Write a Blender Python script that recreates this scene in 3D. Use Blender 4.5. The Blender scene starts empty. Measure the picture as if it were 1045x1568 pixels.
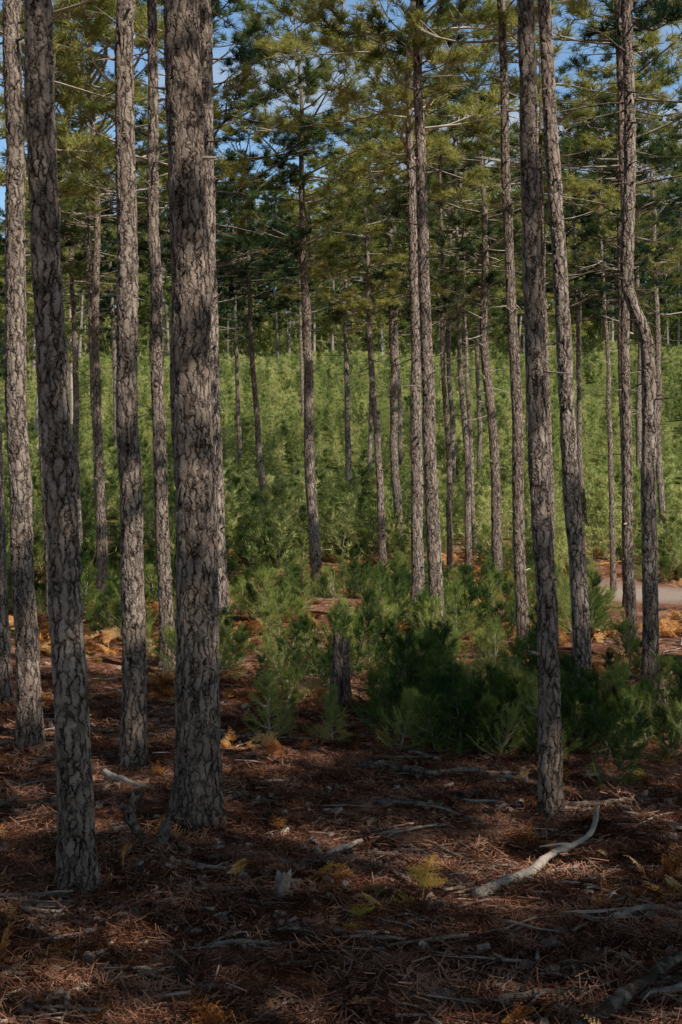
import bpy, math, random
import numpy as np
from mathutils import Vector, Euler, Quaternion
rng = np.random.default_rng(11)
random.seed(11)
scene = bpy.context.scene
U = lambda a, b: float(rng.uniform(a, b))
SX, SY = .77, -.64
EL = math.radians(43); TE = math.tan(EL)

# ------------------------------------------------------------------ helpers
def vnoise(x, y, z, seed=0):
    x = np.asarray(x, float); y = np.asarray(y, float) + np.zeros_like(x); z = np.asarray(z, float) + np.zeros_like(x)
    xi = np.floor(x).astype(np.int64); yi = np.floor(y).astype(np.int64); zi = np.floor(z).astype(np.int64)
    fx = x - xi; fy = y - yi; fz = z - zi
    fx = fx*fx*(3-2*fx); fy = fy*fy*(3-2*fy); fz = fz*fz*(3-2*fz)
    def h(a, b, c):
        n = (a*73856093) ^ (b*19349663) ^ (c*83492791) ^ (seed*2654435761)
        n = (n ^ (n >> 13)) * 1274126177
        n = n & 0x7fffffff
        n = (n ^ (n >> 15)) * 668265263 & 0x7fffffff
        return (n % 100003)/100003.0*2-1
    def L(a, b, t): return a+(b-a)*t
    return L(L(L(h(xi,yi,zi),h(xi+1,yi,zi),fx), L(h(xi,yi+1,zi),h(xi+1,yi+1,zi),fx), fy),
             L(L(h(xi,yi,zi+1),h(xi+1,yi,zi+1),fx), L(h(xi,yi+1,zi+1),h(xi+1,yi+1,zi+1),fx), fy), fz)

TD = [-400, 8, 11, 15, 28, 30.5, 33, 36.5, 40, 50, 62, 75, 86, 95, 120, 150, 400]
TZ = [0, 0, .1, .2, .2, .45, .85, 1.25, 1.7, 3.5, 5.9, 8.4, 10.2, 11.4, 15.0, 18.5, 22]
def terrain(x, y):
    x = np.asarray(x, float); y = np.asarray(y, float)
    z = (np.interp(y-.8, TD, TZ)+np.interp(y, TD, TZ)+np.interp(y+.8, TD, TZ))/3
    far = np.clip((y-26)/30, 0, 1)
    z = z + far*0.55*vnoise(x/9, y/9, 0, 3) + far*x*0.012
    near = .035*vnoise(x/.7, y/.7, 0, 5) + .02*vnoise(x/.23, y/.23, 0, 6) + .05*vnoise(x/2.3, y/2.3, 0, 8)
    return z + near

class MB:
    def __init__(s): s.V=[]; s.Q=[]; s.T=[]; s.qm=[]; s.tm=[]; s.n=0
    def add(s, V, Q=None, T=None, m=0):
        s.V.append(V)
        if Q is not None and len(Q): s.Q.append(np.asarray(Q)+s.n); s.qm.append(np.full(len(Q), m))
        if T is not None and len(T): s.T.append(np.asarray(T)+s.n); s.tm.append(np.full(len(T), m))
        s.n += len(V)
    def mesh(s, name, mats, smooth=True):
        me = bpy.data.meshes.new(name)
        V = np.concatenate(s.V).astype(np.float32)
        Q = np.concatenate(s.Q) if s.Q else np.zeros((0,4), int)
        T = np.concatenate(s.T) if s.T else np.zeros((0,3), int)
        qm = np.concatenate(s.qm) if s.qm else np.zeros(0, int)
        tm = np.concatenate(s.tm) if s.tm else np.zeros(0, int)
        me.vertices.add(len(V)); me.vertices.foreach_set('co', V.ravel())
        me.loops.add(len(Q)*4+len(T)*3)
        me.loops.foreach_set('vertex_index', np.concatenate([Q.ravel(), T.ravel()]).astype(np.int32))
        me.polygons.add(len(Q)+len(T))
        st = np.concatenate([np.arange(len(Q))*4, len(Q)*4+np.arange(len(T))*3]).astype(np.int32)
        me.polygons.foreach_set('loop_start', st)
        me.polygons.foreach_set('material_index', np.concatenate([qm, tm]).astype(np.int32))
        me.polygons.foreach_set('use_smooth', np.full(len(st), smooth))
        for m in mats: me.materials.append(m)
        me.update(calc_edges=True); me.validate()
        return me

def norm(a): return a/np.maximum(np.linalg.norm(a, axis=-1, keepdims=True), 1e-9)

def tube(P, R, seg, cap=True):
    P = np.asarray(P, float); R = np.asarray(R, float); n = len(P)
    D = norm(np.gradient(P, axis=0))
    ref = np.array([0,0,1.]) if abs(D[:,2]).mean() < .8 else np.array([1.,0,0])
    A = norm(np.cross(D, ref)); B = np.cross(D, A)
    th = np.linspace(0, 2*np.pi, seg, endpoint=False)
    ring = A[:,None,:]*np.cos(th)[None,:,None] + B[:,None,:]*np.sin(th)[None,:,None]
    V = (P[:,None,:] + ring*R[:,None,None]).reshape(-1,3)
    i = np.arange(n-1)[:,None]*seg; j = np.arange(seg)[None,:]; k = (j+1) % seg
    Q = np.stack([i+j, i+k, i+seg+k, i+seg+j], -1).reshape(-1,4)
    T = None
    if cap:
        V = np.concatenate([V, P[-1:]+D[-1:]*R[-1]*.3, P[:1]])
        a = (n-1)*seg; j = np.arange(seg); k = (j+1) % seg
        T = np.concatenate([np.stack([a+j, a+k, np.full(seg, n*seg)], -1), np.stack([k, j, np.full(seg, n*seg+1)], -1)])
    return V, Q, T

def needles(P, D, L, n, nl, w, spread=.9):
    P = np.repeat(P, n, 0); D = np.repeat(norm(D), n, 0); L = np.repeat(L, n)
    N = len(P)
    t = rng.uniform(0, 1, N)
    r = rng.normal(size=(N,3)); r = norm(r - (r*D).sum(1, keepdims=True)*D)
    nd = norm(D*rng.uniform(.4, 1.0, (N,1)) + r*spread*rng.uniform(.7,1.2,(N,1)) + np.array([0,0,.12]))
    p = P + D*(L*t)[:,None]
    ln = nl*rng.uniform(.7, 1.2, N)
    wv = norm(np.cross(nd, rng.normal(size=(N,3))))*w*.5
    V = np.stack([p-wv, p+wv, p+nd*ln[:,None]], 1).reshape(-1,3)
    T = np.arange(3*N).reshape(-1,3)
    return V, T

# ------------------------------------------------------------------ materials
def newmat(name):
    m = bpy.data.materials.new(name); m.use_nodes = True
    nt = m.node_tree; nt.nodes.clear()
    out = nt.nodes.new('ShaderNodeOutputMaterial')
    return m, nt, out
def N(nt, t, **kw):
    n = nt.nodes.new(t)
    for k, v in kw.items():
        if k.startswith('i_'):
            key = k[2:]; n.inputs[int(key) if key.isdigit() else key.replace('_',' ')].default_value = v
        else: setattr(n, k, v)
    return n
def ramp(nt, stops, interp='LINEAR'):
    r = nt.nodes.new('ShaderNodeValToRGB'); r.color_ramp.interpolation = interp
    el = r.color_ramp.elements
    while len(el) < len(stops): el.new(.5)
    for e, (p, c) in zip(el, stops):
        e.position = p; e.color = (*c, 1) if len(c) == 3 else c
    return r
def mixc(nt, fac, a, b, blend='MIX'):
    m = nt.nodes.new('ShaderNodeMix'); m.data_type = 'RGBA'; m.blend_type = blend
    for s, v in ((m.inputs[0], fac), (m.inputs[6], a), (m.inputs[7], b)):
        if isinstance(v, (int, float)): s.default_value = v
        elif isinstance(v, tuple): s.default_value = (*v, 1)
        else: nt.links.new(v, s)
    return m.outputs[2]
def math_(nt, op, a, b=0.0):
    m = nt.nodes.new('ShaderNodeMath'); m.operation = op
    for s, v in ((m.inputs[0], a), (m.inputs[1], b)):
        if isinstance(v, (int, float)): s.default_value = v
        else: nt.links.new(v, s)
    return m.outputs[0]

def bark_mat():
    m, nt, out = newmat('pine_bark'); lk = nt.links.new
    tc = N(nt, 'ShaderNodeTexCoord'); oi = N(nt, 'ShaderNodeObjectInfo')
    off = N(nt, 'ShaderNodeVectorMath', operation='SCALE'); off.inputs[0].default_value = (37, 17, 53); lk(oi.outputs['Random'], off.inputs['Scale'])
    add = N(nt, 'ShaderNodeVectorMath', operation='ADD'); lk(tc.outputs['Object'], add.inputs[0]); lk(off.outputs[0], add.inputs[1])
    n1 = N(nt, 'ShaderNodeTexNoise', i_Scale=14.0, i_Detail=4.0, i_Roughness=.62); lk(add.outputs[0], n1.inputs['Vector'])
    w = N(nt, 'ShaderNodeVectorMath', operation='SCALE', i_Scale=.085)
    sb = N(nt, 'ShaderNodeVectorMath', operation='SUBTRACT'); lk(n1.outputs['Color'], sb.inputs[0]); sb.inputs[1].default_value = (.5,.5,.5)
    lk(sb.outputs[0], w.inputs[0])
    a2 = N(nt, 'ShaderNodeVectorMath', operation='ADD'); lk(add.outputs[0], a2.inputs[0]); lk(w.outputs[0], a2.inputs[1])
    mp = N(nt, 'ShaderNodeMapping'); mp.inputs['Scale'].default_value = (1, 1, .26); lk(a2.outputs[0], mp.inputs[0])
    vo = N(nt, 'ShaderNodeTexVoronoi', feature='DISTANCE_TO_EDGE', i_Scale=27.0); lk(mp.outputs[0], vo.inputs['Vector'])
    vo2 = N(nt, 'ShaderNodeTexVoronoi', feature='F1', i_Scale=27.0); lk(mp.outputs[0], vo2.inputs['Vector'])
    mpf = N(nt, 'ShaderNodeMapping'); mpf.inputs['Scale'].default_value = (1, 1, .6); lk(a2.outputs[0], mpf.inputs[0])
    nf = N(nt, 'ShaderNodeTexNoise', i_Scale=60.0, i_Detail=4.0, i_Roughness=.72); lk(mpf.outputs[0], nf.inputs['Vector'])
    mps = N(nt, 'ShaderNodeMapping'); mps.inputs['Scale'].default_value = (1, 1, .22); lk(add.outputs[0], mps.inputs[0])
    ns = N(nt, 'ShaderNodeTexNoise', i_Scale=30.0, i_Detail=2.0, i_Roughness=.6); lk(mps.outputs[0], ns.inputs['Vector'])
    nb = N(nt, 'ShaderNodeTexNoise', i_Scale=3.2, i_Detail=2.0); lk(add.outputs[0], nb.inputs['Vector'])
    e = math_(nt, 'ADD', vo.outputs['Distance'], math_(nt, 'MULTIPLY', math_(nt, 'SUBTRACT', ns.outputs['Fac'], .43), .42))
    e = math_(nt, 'ADD', e, math_(nt, 'MULTIPLY', math_(nt, 'SUBTRACT', nf.outputs['Fac'], .5), .24))
    sh = ramp(nt, [(0.0, (0,0,0)), (.06, (.42,.42,.42)), (.14, (.78,.78,.78)), (.30, (1,1,1))]); lk(e, sh.inputs[0])
    pc = mixc(nt, nb.outputs['Fac'], (.26,.20,.165), (.58,.50,.44))
    fr = ramp(nt, [(.30, (.15,.11,.09)), (.70, (.68,.59,.52))]); lk(nf.outputs['Fac'], fr.inputs[0])
    pc = mixc(nt, .5, pc, fr.outputs[0])
    sep = N(nt, 'ShaderNodeSeparateColor'); lk(vo2.outputs['Color'], sep.inputs[0])
    pc = mixc(nt, math_(nt, 'MULTIPLY', sep.outputs[0], .42), pc, (.17,.118,.092))
    pc = mixc(nt, math_(nt, 'MULTIPLY', oi.outputs['Random'], .38), pc, (.20,.14,.11))
    sepz = N(nt, 'ShaderNodeSeparateXYZ'); lk(tc.outputs['Object'], sepz.inputs[0])
    mz = N(nt, 'ShaderNodeMapRange'); mz.inputs[1].default_value = 0.0; mz.inputs[2].default_value = 1.1; mz.inputs[3].default_value = .55; mz.inputs[4].default_value = 0.; lk(sepz.outputs[2], mz.inputs[0])
    pc = mixc(nt, mz.outputs[0], pc, (.17,.11,.085))
    col = mixc(nt, sh.outputs[0], (.040,.028,.022), pc)
    h = math_(nt, 'ADD', sh.outputs[0], math_(nt, 'MULTIPLY', nf.outputs['Fac'], .6))
    h = math_(nt, 'ADD', h, math_(nt, 'MULTIPLY', sep.outputs[1], .35))
    b = N(nt, 'ShaderNodeBsdfDiffuse')
    lk(col, b.inputs['Color'])
    bp = N(nt, 'ShaderNodeBump', i_Strength=.75, i_Distance=.009); lk(h, bp.inputs['Height']); lk(bp.outputs[0], b.inputs['Normal'])
    ds = N(nt, 'ShaderNodeDisplacement', i_Midlevel=1.2, i_Scale=.009); lk(h, ds.inputs['Height']); lk(ds.outputs[0], out.inputs['Displacement'])
    lk(b.outputs[0], out.inputs['Surface'])
    m.displacement_method = 'BOTH'
    return m
def wood_mat(name, c1, c2, scale=30):
    m, nt, out = newmat(name); lk = nt.links.new
    tc = N(nt, 'ShaderNodeTexCoord'); oi = N(nt, 'ShaderNodeObjectInfo')
    n1 = N(nt, 'ShaderNodeTexNoise', i_Scale=float(scale), i_Detail=3.0, i_Roughness=.7); lk(tc.outputs['Object'], n1.inputs['Vector'])
    n2 = N(nt, 'ShaderNodeTexNoise', i_Scale=4.0, i_Detail=1.0); lk(tc.outputs['Object'], n2.inputs['Vector'])
    f = math_(nt, 'ADD', math_(nt, 'MULTIPLY', n1.outputs['Fac'], .9), math_(nt, 'MULTIPLY', n2.outputs['Fac'], .5))
    f = math_(nt, 'ADD', f, math_(nt, 'MULTIPLY', math_(nt, 'SUBTRACT', oi.outputs['Random'], .5), .6))
    r = ramp(nt, [(.42, c1), (.98, c2)]); lk(f, r.inputs[0])
    b = N(nt, 'ShaderNodeBsdfDiffuse')
    lk(r.outputs[0], b.inputs['Color'])
    bp = N(nt, 'ShaderNodeBump', i_Strength=.7, i_Distance=.006); lk(n1.outputs['Fac'], bp.inputs['Height']); lk(bp.outputs[0], b.inputs['Normal'])
    lk(b.outputs[0], out.inputs['Surface'])
    return m
def leaf_mat(name, cols, trans=.3, scale=2.0, rnd=.6):
    m, nt, out = newmat(name); lk = nt.links.new
    tc = N(nt, 'ShaderNodeTexCoord'); oi = N(nt, 'ShaderNodeObjectInfo')
    n1 = N(nt, 'ShaderNodeTexNoise', i_Scale=float(scale), i_Detail=1.0, i_Roughness=.6); lk(tc.outputs['Object'], n1.inputs['Vector'])
    geo = N(nt, 'ShaderNodeNewGeometry')
    f = math_(nt, 'ADD', n1.outputs['Fac'], math_(nt, 'MULTIPLY', math_(nt, 'SUBTRACT', oi.outputs['Random'], .5), rnd))
    f = math_(nt, 'ADD', f, math_(nt, 'MULTIPLY', math_(nt, 'SUBTRACT', geo.outputs['Random Per Island'], .5), .3))
    k = len(cols); r = ramp(nt, [(.2+.6*i/(k-1), c) for i, c in enumerate(cols)]); lk(f, r.inputs[0])
    d = N(nt, 'ShaderNodeBsdfDiffuse'); lk(r.outputs[0], d.inputs['Color'])
    t = N(nt, 'ShaderNodeBsdfTranslucent'); lk(r.outputs[0], t.inputs['Color'])
    mx = N(nt, 'ShaderNodeMixShader', i_0=trans); lk(d.outputs[0], mx.inputs[1]); lk(t.outputs[0], mx.inputs[2])
    lk(mx.outputs[0], out.inputs['Surface'])
    return m
M_bark = bark_mat()
M_twig = wood_mat('dead_twig_bark', (.08,.06,.05), (.48,.42,.36))
M_dead = wood_mat('weathered_deadwood', (.05,.038,.03), (.44,.38,.33), 22)
M_litw = wood_mat('litter_wood', (.035,.025,.02), (.50,.38,.31), 22)
M_need = leaf_mat('pine_needles', [(.03,.06,.035), (.10,.15,.05), (.26,.30,.09), (.44,.43,.14)], .4, .9, .8)
M_sapl = leaf_mat('young_pine_needles', [(.05,.10,.03), (.18,.26,.06), (.38,.42,.12)], .45, 1.3, .9)
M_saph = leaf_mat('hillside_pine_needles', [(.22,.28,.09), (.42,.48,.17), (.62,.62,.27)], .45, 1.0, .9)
M_rust = leaf_mat('dry_bracken', [(.14,.05,.02), (.50,.21,.06), (.72,.36,.13), (.66,.46,.22)], .4, 3.0, .9)
M_yell = leaf_mat('yellow_bracken', [(.16,.17,.04), (.40,.34,.06), (.50,.30,.07)], .4, 3.0, .8)
M_litn = leaf_mat('brown_needles', [(.045,.02,.012), (.20,.08,.048), (.46,.25,.17)], .1, 3.0, .8)

def ground_mat():
    m, nt, out = newmat('forest_floor'); lk = nt.links.new
    tc = N(nt, 'ShaderNodeTexCoord')
    def noise(s, d=5., r=.6):
        n = N(nt, 'ShaderNodeTexNoise', i_Scale=float(s), i_Detail=d, i_Roughness=r); lk(tc.outputs['Object'], n.inputs['Vector']); return n.outputs['Fac']
    a = noise(1.3, 3.); b_ = noise(14., 4., .7); c = noise(75., 3., .75)
    f = math_(nt, 'ADD', math_(nt, 'MULTIPLY', a, .45), math_(nt, 'ADD', math_(nt, 'MULTIPLY', b_, .6), math_(nt, 'MULTIPLY', c, .75)))
    r = ramp(nt, [(.60, (.022,.011,.008)), (.80, (.13,.052,.032)), (.93, (.36,.18,.12)), (1.0, (.55,.36,.27))])
    sc = math_(nt, 'MULTIPLY', f, .95); lk(sc, r.inputs[0])
    sep = N(nt, 'ShaderNodeSeparateXYZ'); lk(tc.outputs['Object'], sep.inputs[0])
    mr = N(nt, 'ShaderNodeMapRange'); mr.inputs[1].default_value = 30; mr.inputs[2].default_value = 40; lk(sep.outputs[1], mr.inputs[0])
    grass = mixc(nt, b_, (.07,.085,.025), (.22,.24,.08))
    col = mixc(nt, mr.outputs[0], r.outputs[0], grass)
    dx = math_(nt, 'MULTIPLY', math_(nt, 'SUBTRACT', sep.outputs[0], 5.4), .5); dy = math_(nt, 'MULTIPLY', math_(nt, 'SUBTRACT', sep.outputs[1], 26.0), .3)
    dd = math_(nt, 'ADD', math_(nt, 'MULTIPLY', dx, dx), math_(nt, 'MULTIPLY', dy, dy))
    mk = N(nt, 'ShaderNodeMapRange'); mk.inputs[1].default_value = 1.0; mk.inputs[2].default_value = .3; lk(math_(nt, 'ADD', dd, math_(nt, 'SUBTRACT', a, .5)), mk.inputs[0])
    col = mixc(nt, mk.outputs[0], col, mixc(nt, b_, (.30,.22,.18), (.60,.50,.44)))
    p = N(nt, 'ShaderNodeBsdfDiffuse')
    lk(col, p.inputs['Color'])
    bp = N(nt, 'ShaderNodeBump', i_Strength=.8, i_Distance=.03); lk(math_(nt, 'ADD', b_, c), bp.inputs['Height']); lk(bp.outputs[0], p.inputs['Normal'])
    lk(p.outputs[0], out.inputs['Surface'])
    return m
M_ground = ground_mat()

def link(ob): scene.collection.objects.link(ob); return ob

# ------------------------------------------------------------------ light, sky, camera
sv = Vector((SX*math.cos(EL), SY*math.cos(EL), math.sin(EL))).normalized()
sun = bpy.data.lights.new('sun', 'SUN'); sun.energy = 5.0; sun.angle = math.radians(.5); sun.color = (1, .92, .79)
so = link(bpy.data.objects.new('sun', sun)); so.rotation_mode = 'QUATERNION'; so.rotation_quaternion = sv.to_track_quat('Z','Y'); so.location = (20,-15,30)
w = bpy.data.worlds.new('World'); scene.world = w; w.use_nodes = True
nt = w.node_tree; bg = nt.nodes['Background']
sk = nt.nodes.new('ShaderNodeTexSky'); sk.sky_type = 'NISHITA'; sk.sun_disc = False
sk.sun_elevation = EL; sk.sun_rotation = math.atan2(SX, SY)
tcw = nt.nodes.new('ShaderNodeTexCoord'); mpw = nt.nodes.new('ShaderNodeMapping'); mpw.inputs['Scale'].default_value = (1, 1, 2.2)
nw_ = nt.nodes.new('ShaderNodeTexNoise'); nw_.inputs['Scale'].default_value = 4.5; nw_.inputs['Detail'].default_value = 5
nt.links.new(tcw.outputs['Generated'], mpw.inputs[0]); nt.links.new(mpw.outputs[0], nw_.inputs['Vector'])
sz = nt.nodes.new('ShaderNodeSeparateXYZ'); nt.links.new(tcw.outputs['Generated'], sz.inputs[0])
gr = ramp(nt, [(.0, (1.0,1.0,1.0)), (.36, (1.0,1.0,1.0)), (.50, (.24,.24,.24))]); nt.links.new(sz.outputs[2], gr.inputs[0])
rw = ramp(nt, [(.56, (0,0,0)), (.71, (.8,.8,.8))]); nt.links.new(nw_.outputs['Fac'], rw.inputs[0])
tint = mixc(nt, 1.0, sk.outputs[0], (1.85, 2.2, 2.35), 'MULTIPLY')
cl = mixc(nt, rw.outputs[0], tint, (8.0, 8.3, 8.6))
cl = mixc(nt, 1.0, cl, gr.outputs[0], 'MULTIPLY')
nt.links.new(cl, bg.inputs[0]); bg.inputs[1].default_value = .07
cam = bpy.data.cameras.new('camera'); co = link(bpy.data.objects.new('camera', cam))
cam.sensor_fit = 'VERTICAL'; cam.sensor_height = 36; cam.lens = 50; cam.clip_end = 2000
co.location = (0, 0, 1.7); co.rotation_euler = (math.radians(90), 0, 0)
scene.camera = co
scene.view_settings.view_transform = 'Standard'; scene.view_settings.look = 'None'; scene.view_settings.exposure = 0

# ------------------------------------------------------------------ ground
def axis(a, lo, hi, n, k):
    t = np.linspace(-1, 1, n); s = np.sinh(k*t)/np.sinh(k)
    return np.where(s < 0, a+(a-lo)*s, a+(hi-a)*s)
gx = axis(0, -300, 300, 330, 6.0); gy = axis(7, -300, 400, 420, 5.6)
X, Y = np.meshgrid(gx, gy)
Z = terrain(X, Y)
V = np.stack([X, Y, Z], -1).reshape(-1,3)
nx, ny = len(gx), len(gy)
i = np.arange(ny-1)[:,None]*nx; j = np.arange(nx-1)[None,:]
Q = np.stack([i+j, i+j+1, i+nx+j+1, i+nx+j], -1).reshape(-1,4)
mb = MB(); mb.add(V, Q)
link(bpy.data.objects.new('ground', mb.mesh('ground', [M_ground])))

# ------------------------------------------------------------------ crowns
def branch_path(p0, az, el0, el1, L, n=6, wob=.06):
    el = np.linspace(el0, el1, n-1)
    azs = az + np.cumsum(rng.normal(0, wob, n-1))
    st = np.stack([np.cos(el)*np.cos(azs), np.cos(el)*np.sin(azs), np.sin(el)], -1)*L/(n-1)
    return np.concatenate([[p0], p0+np.cumsum(st, 0)])

def crown_arrays(mb, z0=0., L=7., R=1.8, nn=26, nw=.012, nl=.125, step=.34, mw=0, mn=1, dens=1., twigs=True, skip=.18):
    P=[]; D=[]; LL=[]
    z = .1; side0 = U(0, 6.28)
    while z < L-.1:
        t = z/L
        rad = R*((.6+.4*t/.3) if t < .3 else 1-((t-.3)/.7)**1.5*.78)
        nb = int(rng.integers(2, 5))
        a0 = U(0, 6.28)
        for b in range(nb):
            az = a0+b*6.283/nb+U(-.7,.7)
            if U(0,1) < skip+.18*math.cos(az-side0-3*t): continue      # lopsided, gappy crown
            bl = rad*U(.35, 1.3)
            e0 = math.radians(-4+42*t+U(-18,22)); e1 = e0+math.radians(U(-10,50))
            p = branch_path(np.array([0,0,z0+z+U(-.3,.3)]), az, e0, e1, bl, 6, .2)
            r = np.linspace(.011+.009*bl, .004, 6)
            mb.add(*tube(p, r, 4, False), m=mw)
            ns = int(bl*5.4*dens)+2
            for s in range(ns):
                u = U(.38, 1.0)*5; k = min(int(u), 4); q = p[k]+(p[k+1]-p[k])*(u-k)
                d = norm(p[k+1]-p[k])
                side = norm(np.cross(d, [0,0,1]))*(1 if s % 2 else -1)
                dd = norm(d*U(.4,1.1)+side*U(.3,1.1)+np.array([0,0,U(-.15,.9)]))
                tl = U(.15,.55)*(.6+.4*bl/R)
                e = q+dd*tl
                if twigs: mb.add(*tube(np.array([q, (q+e)/2+np.array([0,0,-.01]), e]), np.array([.006,.005,.004]), 3, False), m=mw)
                for _ in range(4):
                    P.append(q+dd*tl*U(.65,1.0)); D.append(norm(dd*.7+rng.normal(0,.5,3)+np.array([0,0,.5]))); LL.append(U(.10,.2))
            P.append(p[-1]); D.append(norm(p[-1]-p[-2])); LL.append(.2)
        z += step*U(.5,1.6)
    V, T = needles(np.array(P), np.array(D), np.array(LL), nn, nl, nw)
    mb.add(V, None, T, m=mn)

CROWNS = []; CLOW = []
for k in range(7):
    mb = MB(); crown_arrays(mb, R=[1.7,1.95,1.6,2.0,1.8,1.9,1.75][k], dens=[1,1.15,.9,1.2,1.05,1,1.1][k])
    CROWNS.append(mb.mesh('pine_crown', [M_twig, M_need], smooth=False))
for k in range(4):
    mb = MB(); crown_arrays(mb, R=[1.8,1.9,1.7,2.0][k], nn=9, nw=.030, nl=.15, twigs=False)
    CLOW.append(mb.mesh('pine_crown', [M_twig, M_need], smooth=False))

# ------------------------------------------------------------------ trunks
def pine(x, y, H, dia, lx=0., ly=0., hb=None, crown=True, dead=20, pathpts=None, csc=1., dl=.6, zlo=2.0):
    z0 = float(terrain(x, y))
    emp = bpy.data.objects.new('pine_tree', None); emp.empty_display_size = .3; link(emp); emp.location = (x, y, z0)
    if hb is None: hb = H*.5
    infr = y > 2 and abs(x) < .26*y+.7
    if infr: dia = dia*.97-.006
    if infr and y < 13:   sp = .011; dz = .013
    elif infr and y < 21: sp = .017; dz = .022
    elif infr:            sp = .03;  dz = .05
    else:                 sp = .09;  dz = .3
    zt = min(H, 3.2+.37*y) if infr else 0.
    zs = np.concatenate([np.arange(-.25, max(zt,-.2), dz), np.arange(max(zt,-.2)+dz, H, .2), [H]])
    seg = max(8, int(math.pi*dia/sp))
    r0 = dia/2; u = np.clip(zs/H, 0, 1)
    rad = r0*(1-.42*u-.53*u**2.2)+r0*.28*np.exp(-np.clip(zs,0,None)/.16)+r0*.08*np.exp(-np.clip(zs,0,None)/.6)
    sd = int(rng.integers(1, 9999))
    wa = .035 if y < 14 else .06
    cx = lx*zs + wa*vnoise(zs/2.3, 0*zs, 0*zs, sd)*np.clip(zs/2,0,1) + .014*vnoise(zs/.6, 0*zs, 0*zs, sd+1)*np.clip(zs,0,1)
    cy = ly*zs + wa*vnoise(zs/2.3, 0*zs, 0*zs, sd+2)*np.clip(zs/2,0,1)
    if pathpts: cx = cx + np.interp(zs, [p[0] for p in pathpts], [p[1] for p in pathpts])
    th = np.linspace(0, 2*np.pi, seg, endpoint=False)
    ZZ, TH = np.meshgrid(zs, th, indexing='ij')
    nse = vnoise(np.cos(TH)*1.6+9, np.sin(TH)*1.6, ZZ/.22, sd+3)*.06 + vnoise(np.cos(TH)*4, np.sin(TH)*4, ZZ/.08, sd+4)*.04
    fl = .16*np.exp(-np.clip(ZZ,0,None)/.2)*np.cos(TH*5+sd)+.08*np.exp(-np.clip(ZZ,0,None)/.2)*np.cos(TH*3+sd*2)
    kn = .07*np.clip(np.cos(ZZ*6.283/.46+sd),.85,1.)-.07*.85
    RR = rad[:,None]*(1+nse+fl+kn*3)
    V = np.stack([cx[:,None]+RR*np.cos(TH), cy[:,None]+RR*np.sin(TH), ZZ], -1).reshape(-1,3)
    n = len(zs)
    i = np.arange(n-1)[:,None]*seg; j = np.arange(seg)[None,:]; k = (j+1) % seg
    Q = np.stack([i+j, i+k, i+seg+k, i+seg+j], -1).reshape(-1,4)
    mb = MB(); mb.add(V, Q)
    def at(z): return np.array([np.interp(z, zs, cx), np.interp(z, zs, cy), z]), float(np.interp(z, zs, rad))
    if infr:
        for _ in range(dead):
            z = zlo + (hb+1.0-zlo)*rng.uniform()**.6; p, r = at(z); az = U(0, 6.283)
            L = dl*U(.15, 1.0)*(.4+.9*(z-zlo)/max(hb-zlo,1)); e = math.radians(U(-20, 25))
            bp = branch_path(p+np.array([math.cos(az),math.sin(az),0])*r*.6, az, e, e+U(-.3,.4), L+.05, 6, .22)
            mb.add(*tube(bp, np.linspace(.007+.006*L, .002, 6), 5), m=1)
            if L > .3:
                for _s in range(int(rng.integers(1,5))):
                    q = bp[int(rng.integers(2,5))]
                    sp_ = branch_path(q, az+random.choice([-1,1])*U(.4,1.1), e+U(-.3,.4), e, L*U(.2,.5), 4, .2)
                    mb.add(*tube(sp_, np.linspace(.005,.0015,4), 4), m=1)
        for _ in range(int(dead*.6)+4):
            z = U(.6, hb); p, r = at(z); az = U(0, 6.283); e = U(-.2,.5)
            bp = branch_path(p+np.array([math.cos(az),math.sin(az),0])*r*.75, az, e, e, r*.4+U(.01,.06), 3, .0)
            mb.add(*tube(bp, np.array([.014,.010,.007])*U(.6,1.3), 6), m=1)
    t = bpy.data.objects.new('trunk', mb.mesh('trunk', [M_bark, M_twig])); link(t); t.parent = emp
    if crown:
        S = CROWNS if (infr and y < 38) else CLOW
        c = bpy.data.objects.new('crown', S[int(rng.integers(0, len(S)))]); link(c); c.parent = emp
        p, r = at(hb); pt, _ = at(H)
        c.location = p
        v = Vector(pt-p).normalized()
        c.rotation_mode = 'QUATERNION'
        c.rotation_quaternion = v.to_track_quat('Z','Y') @ Quaternion((0,0,1), U(0,6.28))
        s = csc*U(.9,1.1); c.scale = (s, s, (H-hb)/6.85)
    return emp

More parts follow.
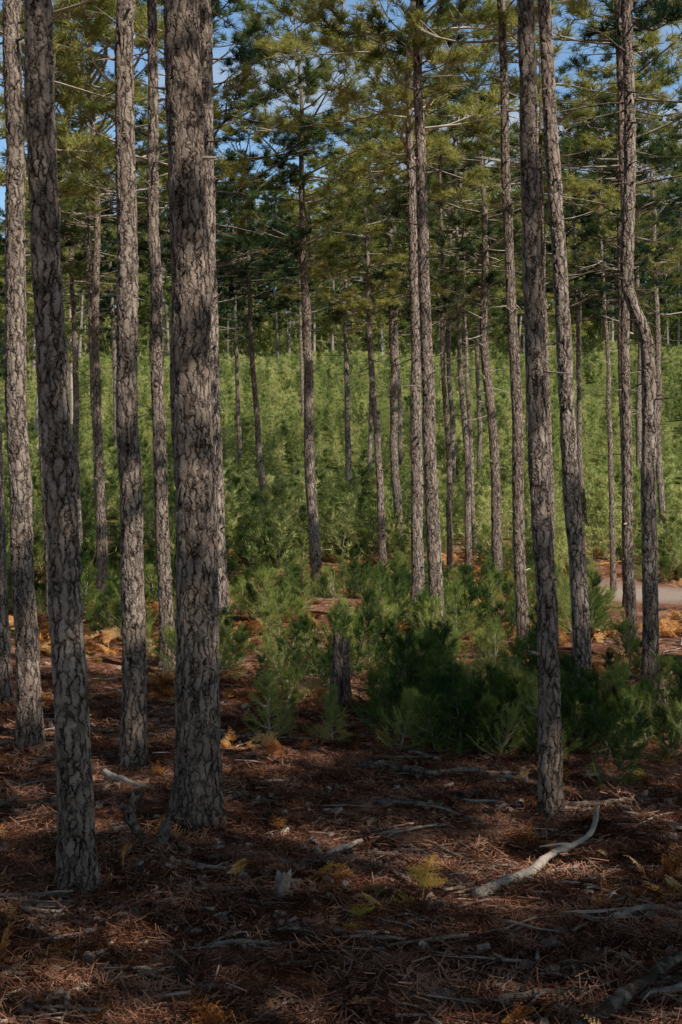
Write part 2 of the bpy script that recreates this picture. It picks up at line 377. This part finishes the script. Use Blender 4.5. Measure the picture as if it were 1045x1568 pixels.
T = [
 (-1.20, 6.5, 12, .165, -.048, 8, 6),
 (-2.17, 9.9, 12.5, .17, -.031, 8, 10),
 (-2.76, 11.6, 12.5, .18, -.040, 7.8, 6),
 (-1.385, 9.5, 12, .17, -.006, 8, 8),
 (-.79, 7.9, 13, .255, -.024, 8.5, 6),
 (-1.247, 14.8, 13, .235, -.030, 7.8, 30),
 (-1.63, 13.4, 12, .145, -.028, 7.2, 20),
 (-4.03, 24, 11.5, .18, -.020, 6.2, 30),
 (-4.50, 27, 11, .19, -.045, 6.0, 30),
 (-5.5, 30, 11, .17, -.03, 6, 20),
 (-1.67, 33, 9.8, .17, -.075, 5.6, 36),
 (-.465, 27, 11.2, .235, -.035, 6.0, 40),
 (.23, 40, 10.0, .20, -.02, 5.2, 25),
 (.89, 30, 9.6, .175, -.05, 5.2, 30),
 (1.356, 33, 11.5, .22, -.03, 5.4, 30),
 (1.03, 19.1, 11.5, .18, -.010, 6.0, 34),
 (1.166, 17.1, 12, .185, -.026, 6.6, 26),
 (2.3, 30, 11.5, .14, -.03, 6, 26),
 (2.69, 30, 10.5, .15, -.03, 5.4, 26),
 (3.02, 32, 10, .12, -.04, 5.4, 20),
 (2.895, 26, 11, .205, -.047, 5.4, 30),
 (1.945, 15.1, 11.5, .14, -.037, 6.6, 30),
 (1.185, 8.0, 12, .13, -.028, 8.2, 12),
 (1.89, 11.0, 12, .145, -.052, 8.2, 16),
 (5.99, 35, 10, .16, -.03, 5.2, 20),
 (5.27, 27.5, 10, .12, -.027, 5.6, 20),
 (3.03, 14.8, 11, .12, -.020, 6.4, 26),
 (3.05, 20.5, 11, .10, -.020, 6.0, 20),
 (4.45, 22, 11.5, .16, -.02, 5.8, 20),
 (-2.2, 25.5, 11.5, .17, -.03, 5.6, 24),
 (-3.75, 18.5, 12, .17, -.03, 5.8, 16),
 (-2.95, 20.5, 12, .16, -.02, 5.8, 24),
]
for (x, y, H, dia, lx, hb, nd) in T:
    pine(x, y, H, dia, lx, U(-.01,.01), hb, dead=nd, csc=.7 if y < 14.5 else (.9 if y < 18 else 1.2))
pine(2.52, 11.6, 10.5, .14, -.004, 0, 5.6, dead=36, csc=.8, pathpts=[(0,0),(2.6,-.02),(2.95,-.03),(3.1,-.07),(3.25,-.14),(3.4,-.19),(3.6,-.20),(4.2,-.17),(5.4,-.15),(12,-.2)], zlo=1.8)
for (x, y, H, dia, hb) in [(-5.2,42,11,.18,5), (-3.2,46,10,.17,4.8), (-1.4,54,8.5,.16,4), (2.0,47,11,.17,5), (4.2,43,11,.17,5.2), (6.6,50,10.5,.18,4.8), (8.6,41,12,.2,5.2),
                           (-7.6,48,11.5,.2,5), (10.5,52,11,.2,5), (-7.0,36,11.5,.2,5.6), (-8.2,40,11,.2,5.2), (7.5,33,12,.18,5.6), (3.0,38,11.5,.16,5.4), (5.5,40,11.5,.16,5), (.9,44,10.5,.15,5)]:
    pine(x, y, H, dia, U(-.04,0), 0, hb, dead=16, csc=1.25)

# forest around and behind the viewpoint: unseen pines placed to shade the foreground
def canopy_keep(x, y):
    for h in (6.5, 8, 9.5, 11, 12.3):
        a = x-SX*h/TE; b = y-SY*h/TE
        if b > 12.5 and abs(a) < .28*b+1.5: return False
    return True
SH = [(x, y, .1) for x in np.arange(-3, 3.3, .5) for y in np.arange(3.8, 11.2, .5)]
SH += [(x, y, .5) for x in np.arange(.8, 4, .5) for y in np.arange(10.5, 13.0, .5)]
for (x, y, zz) in [(-1.2,6.5,(.3,4.6)), (-2.17,9.9,(.3,6)), (-2.76,11.6,(.3,6)), (1.185,8,(.3,5.5)), (-.79,7.9,(3.4,5.4)), (-.79,7.9,(.2,.8)), (-1.385,9.5,(3,6)), (2.52,11.6,(.5,3)), (1.89,11,(.5,2.4)), (1.945,15.1,(.5,5)), (-1.63,13.4,(4,7))]:
    SH += [(x, y, z) for z in np.arange(zz[0], zz[1], .35)]*3
LT = [(.35,5.6,.1),(.6,5.2,.1),(-1.1,7.3,.1),(1.25,7.3,.1),(-.79,7.9,1.7),(-.79,7.9,2.6),(-1.385,9.5,1.2)]
LT2 = [(-1.247,14.8,z) for z in (1,3,5)]+[(-1.6,13.4,z) for z in (1,2.5)]+[(1.03,19.1,z) for z in (1,3,5)]+[(1.17,17.1,z) for z in (1,3,5)]+[(1.89,11,z) for z in (3.8,5)]+[(a,b,.3) for b in (14,16,18,20,22) for a in (-3.5,-2.2,-1,.2,1.2)]
SH = np.array(SH); LT = np.array(LT); LT2 = np.array(LT2)
def blocked(P3, x, y, r, h0=6.4, h1=12.2):
    best = np.full(len(P3), 9.)
    for h in np.linspace(h0, h1, 7):
        k = (h-P3[:,2])/TE
        rr = 1.0 if h < 10 else .7
        best = np.minimum(best, np.hypot(P3[:,0]+SX*k-x, P3[:,1]+SY*k-y)/rr)
    return best < r
cover = np.zeros(len(SH))
pts = []
cand = [(U(-1, 17), U(-13, 9)) for _ in range(1100)]
def okpos(x, y, d):
    if abs(x) < .26*y+1.9 and y > -1: return False
    if math.hypot(x, y) < 2.4: return False
    if any((x-a)**2+(y-b)**2 < d*d for a, b in pts): return False
    return not any((x-a[0])**2+(y-a[1])**2 < 1.5**2 for a in T)
while len(pts) < 46:
    best = None; bs = 3.0
    for (x, y) in cand:
        if not okpos(x, y, 1.4): continue
        if blocked(LT, x, y, .85).any() or blocked(LT2, x, y, 1.5).any(): continue
        g = (blocked(SH, x, y, 1.4)*np.where(cover < .5, 1., np.where(cover < 1.5, .4, 0))).sum()
        if g > bs: bs = g; best = (x, y)
    if best is None: break
    pts.append(best); cover += blocked(SH, best[0], best[1], 1.4)
for _ in range(2500):
    x = U(-20, 22); y = U(-18, 40)
    if not okpos(x, y, 3.2) or not canopy_keep(x, y): continue
    if blocked(LT, x, y, 1.0).any() or blocked(LT2, x, y, 1.8).any(): continue
    pts.append((x, y))
for k, (x, y) in enumerate(pts):
    pine(x, y, U(11.5,13), U(.14,.24), U(-.03,.01), U(-.02,.02), U(6.0,6.8), dead=16, csc=1.05)

# ------------------------------------------------------------------ scattering
def scatter(name, meshes, P, rot, scl):
    col = bpy.data.collections.new(name+'_parts')
    for k, me in enumerate(meshes):
        col.objects.link(bpy.data.objects.new(name+'_part', me))
    me = bpy.data.meshes.new(name); n = len(P)
    me.vertices.add(n); me.vertices.foreach_set('co', np.asarray(P, np.float32).ravel())
    a = me.attributes.new('rot', 'FLOAT_VECTOR', 'POINT'); a.data.foreach_set('vector', np.asarray(rot, np.float32).ravel())
    a = me.attributes.new('scl', 'FLOAT', 'POINT'); a.data.foreach_set('value', np.asarray(scl, np.float32))
    a = me.attributes.new('idx', 'INT', 'POINT'); a.data.foreach_set('value', rng.integers(0, len(meshes), n).astype(np.int32))
    ob = link(bpy.data.objects.new(name, me))
    ng = bpy.data.node_groups.new(name, 'GeometryNodeTree')
    ng.interface.new_socket('Geometry', in_out='INPUT', socket_type='NodeSocketGeometry')
    ng.interface.new_socket('Geometry', in_out='OUTPUT', socket_type='NodeSocketGeometry')
    gi = ng.nodes.new('NodeGroupInput'); go = ng.nodes.new('NodeGroupOutput')
    ci = ng.nodes.new('GeometryNodeCollectionInfo'); ci.inputs['Collection'].default_value = col
    ci.inputs['Separate Children'].default_value = True; ci.inputs['Reset Children'].default_value = True
    ip = ng.nodes.new('GeometryNodeInstanceOnPoints'); ip.inputs['Pick Instance'].default_value = True
    def na(nm, ty):
        q = ng.nodes.new('GeometryNodeInputNamedAttribute'); q.data_type = ty; q.inputs['Name'].default_value = nm; return q.outputs['Attribute']
    ng.links.new(gi.outputs[0], ip.inputs['Points']); ng.links.new(ci.outputs[0], ip.inputs['Instance'])
    ng.links.new(na('rot','FLOAT_VECTOR'), ip.inputs['Rotation']); ng.links.new(na('scl','FLOAT'), ip.inputs['Scale']); ng.links.new(na('idx','INT'), ip.inputs['Instance Index'])
    ng.links.new(ip.outputs[0], go.inputs[0])
    md = ob.modifiers.new('scatter', 'NODES'); md.node_group = ng
    return ob
def rz(n, tilt=.12): return np.stack([rng.normal(0,tilt,n), rng.normal(0,tilt,n), rng.uniform(0,6.283,n)], -1)
def onground(x, y, dz=0.): return np.stack([x, y, terrain(x, y)+dz], -1)

FULL = []
for k in range(4):
    mb = MB(); H = [12,11,13,10][k]; hb = [3.6,3.0,4.2,2.2][k]
    zs = np.linspace(-.3, H, 10)
    mb.add(*tube(np.stack([.05*np.sin(zs*.7+k), .04*np.cos(zs*.5), zs], -1), .11*(1-.85*np.clip(zs/H,0,1)), 8), m=0)
    crown_arrays(mb, z0=hb, L=H-hb, R=2.1, nn=8, nw=.045, nl=.19, step=.4, mw=0, mn=1, dens=1., twigs=False)
    FULL.append(mb.mesh('distant_pine', [M_twig, M_need], smooth=False))
P = []
for _ in range(14000):
    x = U(-48, 48); y = U(40, 128)
    if y < 86:
        ok = (x < -.15*y-2 and y > 50 and x > -.42*y) or (x > .25*y+6 and x < .5*y and y > 50)
        mn = 4.0
        if not ok: continue
    else:
        mn = 2.6
        if abs(x) > .33*y: continue
    if any((x-a)**2+(y-b)**2 < mn**2 for a, b in P): continue
    P.append((x, y))
    if len(P) > 460: break
P = np.array(P)
scatter('distant_pine_forest', FULL, onground(P[:,0], P[:,1]), rz(len(P), .03), rng.uniform(.7, 1.15, len(P)))

def sapling(nn, nw, nl, H=1.0, mat=None, wid=.42, st_=.15):
    mb = MB(); P=[]; D=[]; LL=[]
    zs = np.linspace(-.05, H, 6); st = np.stack([.02*np.sin(zs*4), .02*np.cos(zs*3), zs], -1)
    mb.add(*tube(st, np.linspace(.014, .004, 6), 5), m=0)
    z = .05
    while z < H-.05:
        t = z/H; nb = int(rng.integers(4, 7)); a0 = U(0, 6.28)
        for b in range(nb):
            az = a0+b*6.283/nb+U(-.4,.4); L = wid*(1-.72*t)*U(.55,1.25); e = math.radians(12+40*t+U(-12,15))
            p = branch_path(np.array([0,0,z]), az, e, e+.5, L, 4, .15)
            if nn > 16: mb.add(*tube(p, np.array([.006,.005,.004,.002]), 3, False), m=0)
            for k in range(3):
                if k == 0 and t < .5 and U(0,1) < .6: continue
                P.append(p[k]); D.append(p[k+1]-p[k]); LL.append(L/3*1.05)
            for s in range(int(rng.integers(1,3))):
                q = p[int(rng.integers(1,3))]; dd = norm(norm(p[-1]-p[0])+rng.normal(0,.5,3)+np.array([0,0,.4]))
                P.append(q); D.append(dd); LL.append(L*U(.3,.6))
        z += st_*U(.8,1.2)
    P.append(np.array([0,0,H-.2])); D.append(np.array([0,0,1.])); LL.append(.22)
    V, T_ = needles(np.array(P), np.array(D), np.array(LL), nn, nl, nw, .75)
    mb.add(V, None, T_, m=1)
    return mb.mesh('young_pine', [M_twig, mat], smooth=False)
SN = [sapling(26, .006, .09, H_, M_sapl, w_) for H_, w_ in ((1.,.5), (.8,.58), (1.15,.5), (.7,.5))]
SF = [sapling(7, .022, .12, 1.15, M_saph, .5, .22) for _ in range(4)]
n = 8600
x = rng.uniform(-30, 30, n); y = 29.0+63*rng.uniform(0,1,n)**.80
dens = vnoise(x/3., y/3., 0, 21)
keep = (np.abs(x) < .27*y+1.5) & (dens > -.68)
x = x[keep]; y = y[keep]
s = (.5+.6*rng.uniform(0,1,len(x)))*(1+.3*vnoise(x/4, y/4, 0, 22))
scatter('hillside_young_pine_thicket', SF, onground(x, y), rz(len(x), .08), s)
n = 900   # taller young growth under the stand on the crest
x = rng.uniform(-36, 36, n); y = rng.uniform(90, 127, n)
scatter('crest_pine_understory', SF, onground(x, y), rz(n, .05), rng.uniform(1.6, 3.6, n))
n = 3300
x = rng.uniform(-9, 10, n); y = rng.uniform(9.6, 33, n)
dn = vnoise(x/1.3, y/1.8, 0, 31)+.4*vnoise(x/.45, y/.45, 0, 32)
lim = np.where(x < -.19*y+.6, .16, np.where(y < 11.8, np.where(x > .0, -.25, .10), -.12))
keep = (dn > lim) & ~((x < -.5) & (y < 11.0)) & (np.abs(x) < .3*y+2) & ~((np.abs(x) < .3) & (y < 11.8)) & ~((x-5.4)**2*.25+(y-26)**2*.09 < 1) & ~((x>.18*y) & (x<.245*y) & (y>17) & (y<27))
x = x[keep]; y = y[keep]
scatter('young_pine_undergrowth', SN, onground(x, y), rz(len(x), .2), rng.uniform(.25, .72, len(x)))
n = 70
x = rng.normal(1.35, .55, n); y = rng.normal(10.2, .55, n)
scatter('young_pine_clump', SN, onground(x, y), rz(n, .2), rng.uniform(.3, .6, n))

def fern(mat, nf=4, L=.5):
    mb = MB()
    for f in range(nf):
        az = U(0,6.28); n = 12; e0 = U(.5,1.2); l = L*U(.7,1.15)
        p = branch_path(np.zeros(3), az, e0, e0-U(.9,1.6), l, n, .05)
        mb.add(*tube(p, np.linspace(.004,.001,n), 3, False), m=0)
        TV = []
        for k in range(3, n):
            d = norm(p[k]-p[k-1]); side = norm(np.cross(d, [0,0,1.]))
            pl = l*.42*(1-(k-3)/(n-2.5))*U(.75,1.1)
            for sg in (-1,1):
                dd = norm(side*sg+d*.45+np.array([0,0,U(-.5,.15)])); nl_ = 7
                up = norm(np.cross(dd, d)); q = norm(np.cross(up, dd))
                for s in range(nl_):
                    b = p[k]+dd*pl*(s+.5)/nl_; w = pl/nl_*.55; ll = pl*.26*(1-s/nl_*.75)
                    for g in (-1,1):
                        tip = b+q*g*ll+dd*w*.6+rng.normal(0,.006,3)
                        TV += [b-dd*w, b+dd*w, tip]
        TV = np.array(TV); mb.add(TV, None, np.arange(len(TV)).reshape(-1,3), m=0)
    return mb.mesh('bracken', [mat], smooth=False)
FR = [fern(M_rust, k) for k in (2,3,4,3)]; FY = [fern(M_yell, k, .42) for k in (1,2,3)]
n = 4200
x = rng.uniform(-9, 9, n); y = rng.uniform(11.5, 32, n)
dn = vnoise(x/1.8, y/2.2, 0, 41)+.3*vnoise(x/.5, y/.5, 0, 42)
keep = (dn > np.where(x < -1, -.42, -.2)) & (np.abs(x) < .3*y+2) & ~((x-5.4)**2*.25+(y-26)**2*.09 < 1)
x = x[keep]; y = y[keep]
scatter('rusty_bracken', FR, onground(x, y), rz(len(x), .4), rng.uniform(.3, .75, len(x)))
n = 480
x = rng.uniform(-4, 4.5, n); y = rng.uniform(4.4, 12, n); keep = vnoise(x/.8, y/.8, 0, 51) > -.1
x = x[keep]; y = y[keep]
scatter('dry_bracken_litter', FR, onground(x, y), rz(len(x), .8), rng.uniform(.15, .38, len(x)))
fy = np.array([(-.12,6.75),(.22,6.35),(.30,6.2),(.36,6.3),(1.6,8.6),(1.9,8.9),(.1,6.0),(-2.1,12.5),(-1.9,13.1),(-2.4,14),(-.2,12.6),(-.5,13.5),(.8,12.8)])
scatter('yellow_bracken', FY, onground(fy[:,0], fy[:,1]), rz(len(fy), .3), rng.uniform(.4, .65, len(fy)))

def needle_patch():
    n = 90; c = rng.normal(0, .07, (n,2)); a = rng.uniform(0,6.28,n); L = rng.uniform(.015,.035,n)
    d = np.stack([np.cos(a), np.sin(a), rng.normal(0,.3,n)], -1); p = np.stack([c[:,0], c[:,1], rng.uniform(.002,.02,n)], -1)
    w = np.stack([-np.sin(a), np.cos(a), rng.normal(0,.4,n)], -1)*.0014
    V = np.stack([p-d*L[:,None]-w, p-d*L[:,None]+w, p+d*L[:,None]+w, p+d*L[:,None]-w], 1).reshape(-1,3)
    mb = MB(); mb.add(V, np.arange(4*n).reshape(-1,4)); return mb.mesh('needles', [M_litn], False)
def twig(L, r):
    mb = MB(); p = branch_path(np.array([-L/2,0,r]), 0, .05, -.05, L, 8, .16)
    mb.add(*tube(p, np.linspace(r, r*.4, 8)*rng.uniform(.85,1.15,8), 6))
    for _ in range(int(rng.integers(0,4))):
        q = p[int(rng.integers(2,7))]; mb.add(*tube(branch_path(q, U(-1.2,1.2), U(-.1,.3), 0, L*U(.15,.4), 4, .2), np.linspace(r*.5,r*.2,4), 4))
    return mb.mesh('twig', [M_litw])
def chip():
    mb = MB(); k = 9; a = np.linspace(0,6.283,k,endpoint=False); r = rng.uniform(.5,1.1,k)
    top = np.stack([np.cos(a)*r*.035, np.sin(a)*r*.02, .010+rng.normal(0,.003,k)], -1); bot = top-np.array([0,0,.012])
    V = np.concatenate([top, bot, [[0,0,.014]]]); j = np.arange(k); l = (j+1) % k
    mb.add(V, np.stack([j+k, l+k, l, j], -1), np.stack([j, l, np.full(k, 2*k)], -1)); return mb.mesh('bark_chip', [M_litw], False)
n = 3800; y = 3.8+9.5*rng.uniform(0,1,n)**1.2; x = rng.uniform(-1,1,n)*(.27*y+.5)
scatter('pine_needle_litter', [needle_patch() for _ in range(6)], onground(x, y, .002), rz(n, .15), rng.uniform(.7,1.4,n))
n = 2400; y = 3.8+14*rng.uniform(0,1,n)**1.4; x = rng.uniform(-1,1,n)*(.27*y+.5)
keep = vnoise(x/.9, y/.9, 0, 61) > -.25; x = x[keep]; y = y[keep]
scatter('fallen_twigs', [twig(U(.1,.4), U(.003,.009)) for _ in range(10)], onground(x, y, .006), rz(len(x), .12), rng.uniform(.5,1.3,len(x)))
n = 3400; y = 3.8+10*rng.uniform(0,1,n)**1.3; x = rng.uniform(-1,1,n)*(.27*y+.5)
keep = vnoise(x/.7, y/.7, 0, 71) > -.2; x = x[keep]; y = y[keep]
scatter('bark_chips', [chip() for _ in range(6)], onground(x, y, .004), rz(len(x), .35), rng.uniform(.3,1.6,len(x)))

def fallen(pts, r, name='fallen_branch', side=2, taper=.5):
    pts = np.array(pts, float); t = np.linspace(0, len(pts)-1, 34)
    px = np.interp(t, np.arange(len(pts)), pts[:,0]); py = np.interp(t, np.arange(len(pts)), pts[:,1]); ph = np.interp(t, np.arange(len(pts)), pts[:,2])
    for _ in range(3):
        for a in (px, py, ph): a[1:-1] = (a[:-2]+2*a[1:-1]+a[2:])/4
    sd = int(rng.integers(1,999)); px = px+.02*vnoise(t*1.5, 0*t, 0*t, sd); py = py+.02*vnoise(t*1.5, 0*t, 0*t, sd+1)
    gz = terrain(px, py)
    for _ in range(6): gz[1:-1] = (gz[:-2]+2*gz[1:-1]+gz[2:])/4
    p = np.stack([px, py, gz+ph+r*.6], -1)
    R = r*np.linspace(1, taper, 34)*(1+.22*vnoise(t*3, 0*t, 0*t, sd+2))
    mb = MB(); V, Q, Tt = tube(p, R, 14)
    nn_ = vnoise(V[:,0]*45, V[:,1]*45, V[:,2]*45, sd+3)*r*.25
    V = V+norm(rng.normal(size=V.shape))*r*.03; V[:,2] += nn_
    mb.add(V, Q, Tt)
    for s in range(side):
        k = int(rng.integers(6,28)); az = U(0,6.28)
        mb.add(*tube(branch_path(p[k], az, U(-.05,.4), U(-.2,.1), U(.06,.2), 5, .2), np.linspace(r*.4, r*.15, 5), 6))
    link(bpy.data.objects.new(name, mb.mesh(name, [M_dead])))
fallen([(.62,6.25,0),(.80,6.55,.02),(1.02,6.95,.04),(1.24,7.2,.05),(1.42,7.75,.05)], .025, side=3)
fallen([(.70,6.45,0),(.95,6.75,.0),(1.25,6.9,.01)], .022)
fallen([(.75,4.62,.0),(.95,4.85,.03),(1.2,5.15,.06),(1.5,5.3,.08)], .030)
fallen([(.55,4.95,0),(.72,5.0,.02),(.88,5.02,.01)], .022)
fallen([(.98,4.9,0),(1.2,4.95,.02),(1.4,5.3,.02)], .020)
fallen([(-.05,7.15,0),(.12,7.4,.01)], .022, side=1)
fallen([(.42,6.6,.0),(.62,6.4,.0)], .016, side=1)
fallen([(-2.0,8.2,0),(-1.75,8.15,.02),(-1.5,8.4,0)], .024)
fallen([(-1.5,9.1,.05),(-1.3,8.7,.02),(-1.12,8.5,.0)], .022)
fallen([(-.75,8.2,.0),(-.6,8.35,.02),(-.42,8.3,.0)], .018)
fallen([(1.1,5.9,0),(1.3,6.0,.02),(1.5,5.85,.01)], .018)
fallen([(-2.2,9.3,0),(-1.8,9.6,.03),(-1.5,9.9,.0)], .022)
fallen([(-1.0,10.2,.0),(-.6,9.9,.03),(-.2,10.1,.02)], .020)
fallen([(.1,9.2,.0),(.5,8.8,.04),(.85,8.9,.02)], .024)
fallen([(.2,8.3,.0),(.5,8.1,.03),(.75,7.8,.0)], .016)
fallen([(1.2,8.3,.0),(1.5,8.1,.03),(1.9,8.2,.0)], .022)
fallen([(-1.7,6.2,.0),(-1.3,6.35,.02),(-1.05,6.4,.0)], .020)
fallen([(1.0,10.8,.0),(.6,10.5,.05),(.2,10.6,.02)], .03)
for _ in range(80):
    y = U(5,11); x = U(-.27,.27)*y; a = U(-.9,.9); L = U(.12,.45)
    if abs(x) < .25 and y < 6.5: continue
    fallen([(x,y,0),(x+L*.5*math.cos(a),y+L*.5*math.sin(a),U(0,.02)),(x+L*math.cos(a+.2),y+L*math.sin(a+.2),0)], U(.007,.016), side=1)

def stump(x, y, h, r, name, mats, lean=0.):
    sd = int(rng.integers(1,999)); n = 26; seg = 34
    zs = np.linspace(-.08, h, n); th = np.linspace(0, 6.283, seg, endpoint=False)
    ZZ, TH = np.meshgrid(zs, th, indexing='ij')
    R = r*(1+.5*np.exp(-np.clip(ZZ,0,None)/(h*.22))*(1+.4*np.cos(TH*4+sd)))*(1+.12*vnoise(np.cos(TH)*2, np.sin(TH)*2, ZZ*9, sd)+.08*vnoise(np.cos(TH)*6, np.sin(TH)*6, ZZ*6, sd+1))
    jag = vnoise(np.cos(TH)*3, np.sin(TH)*3, 0*TH, sd+2)*h*.22*np.clip(ZZ/h,0,1)**3
    V = np.stack([R*np.cos(TH)+lean*ZZ, R*np.sin(TH), ZZ+jag], -1).reshape(-1,3)
    i = np.arange(n-1)[:,None]*seg; j = np.arange(seg)[None,:]; k = (j+1) % seg
    Q = np.stack([i+j, i+k, i+seg+k, i+seg+j], -1).reshape(-1,4)
    V = np.concatenate([V, [[lean*h,0,h*.8]]]); b = (n-1)*seg; j = np.arange(seg); k = (j+1) % seg
    mb = MB(); mb.add(V, Q, np.stack([b+j, b+k, np.full(seg, n*seg)], -1))
    o = link(bpy.data.objects.new(name, mb.mesh(name, mats))); o.location = (x, y, float(terrain(x,y)))
stump(.0, 11.7, .52, .072, 'tree_stump', [M_bark])
stump(-1.19, 8.05, .12, .030, 'broken_stump', [M_dead], .3)
stump(-1.02, 7.35, .15, .026, 'broken_stump', [M_dead], -.5)
stump(-.93, 7.30, .13, .030, 'broken_stump', [M_dead], .3)
stump(-.28, 6.5, .10, .035, 'broken_stump', [M_dead], .2)
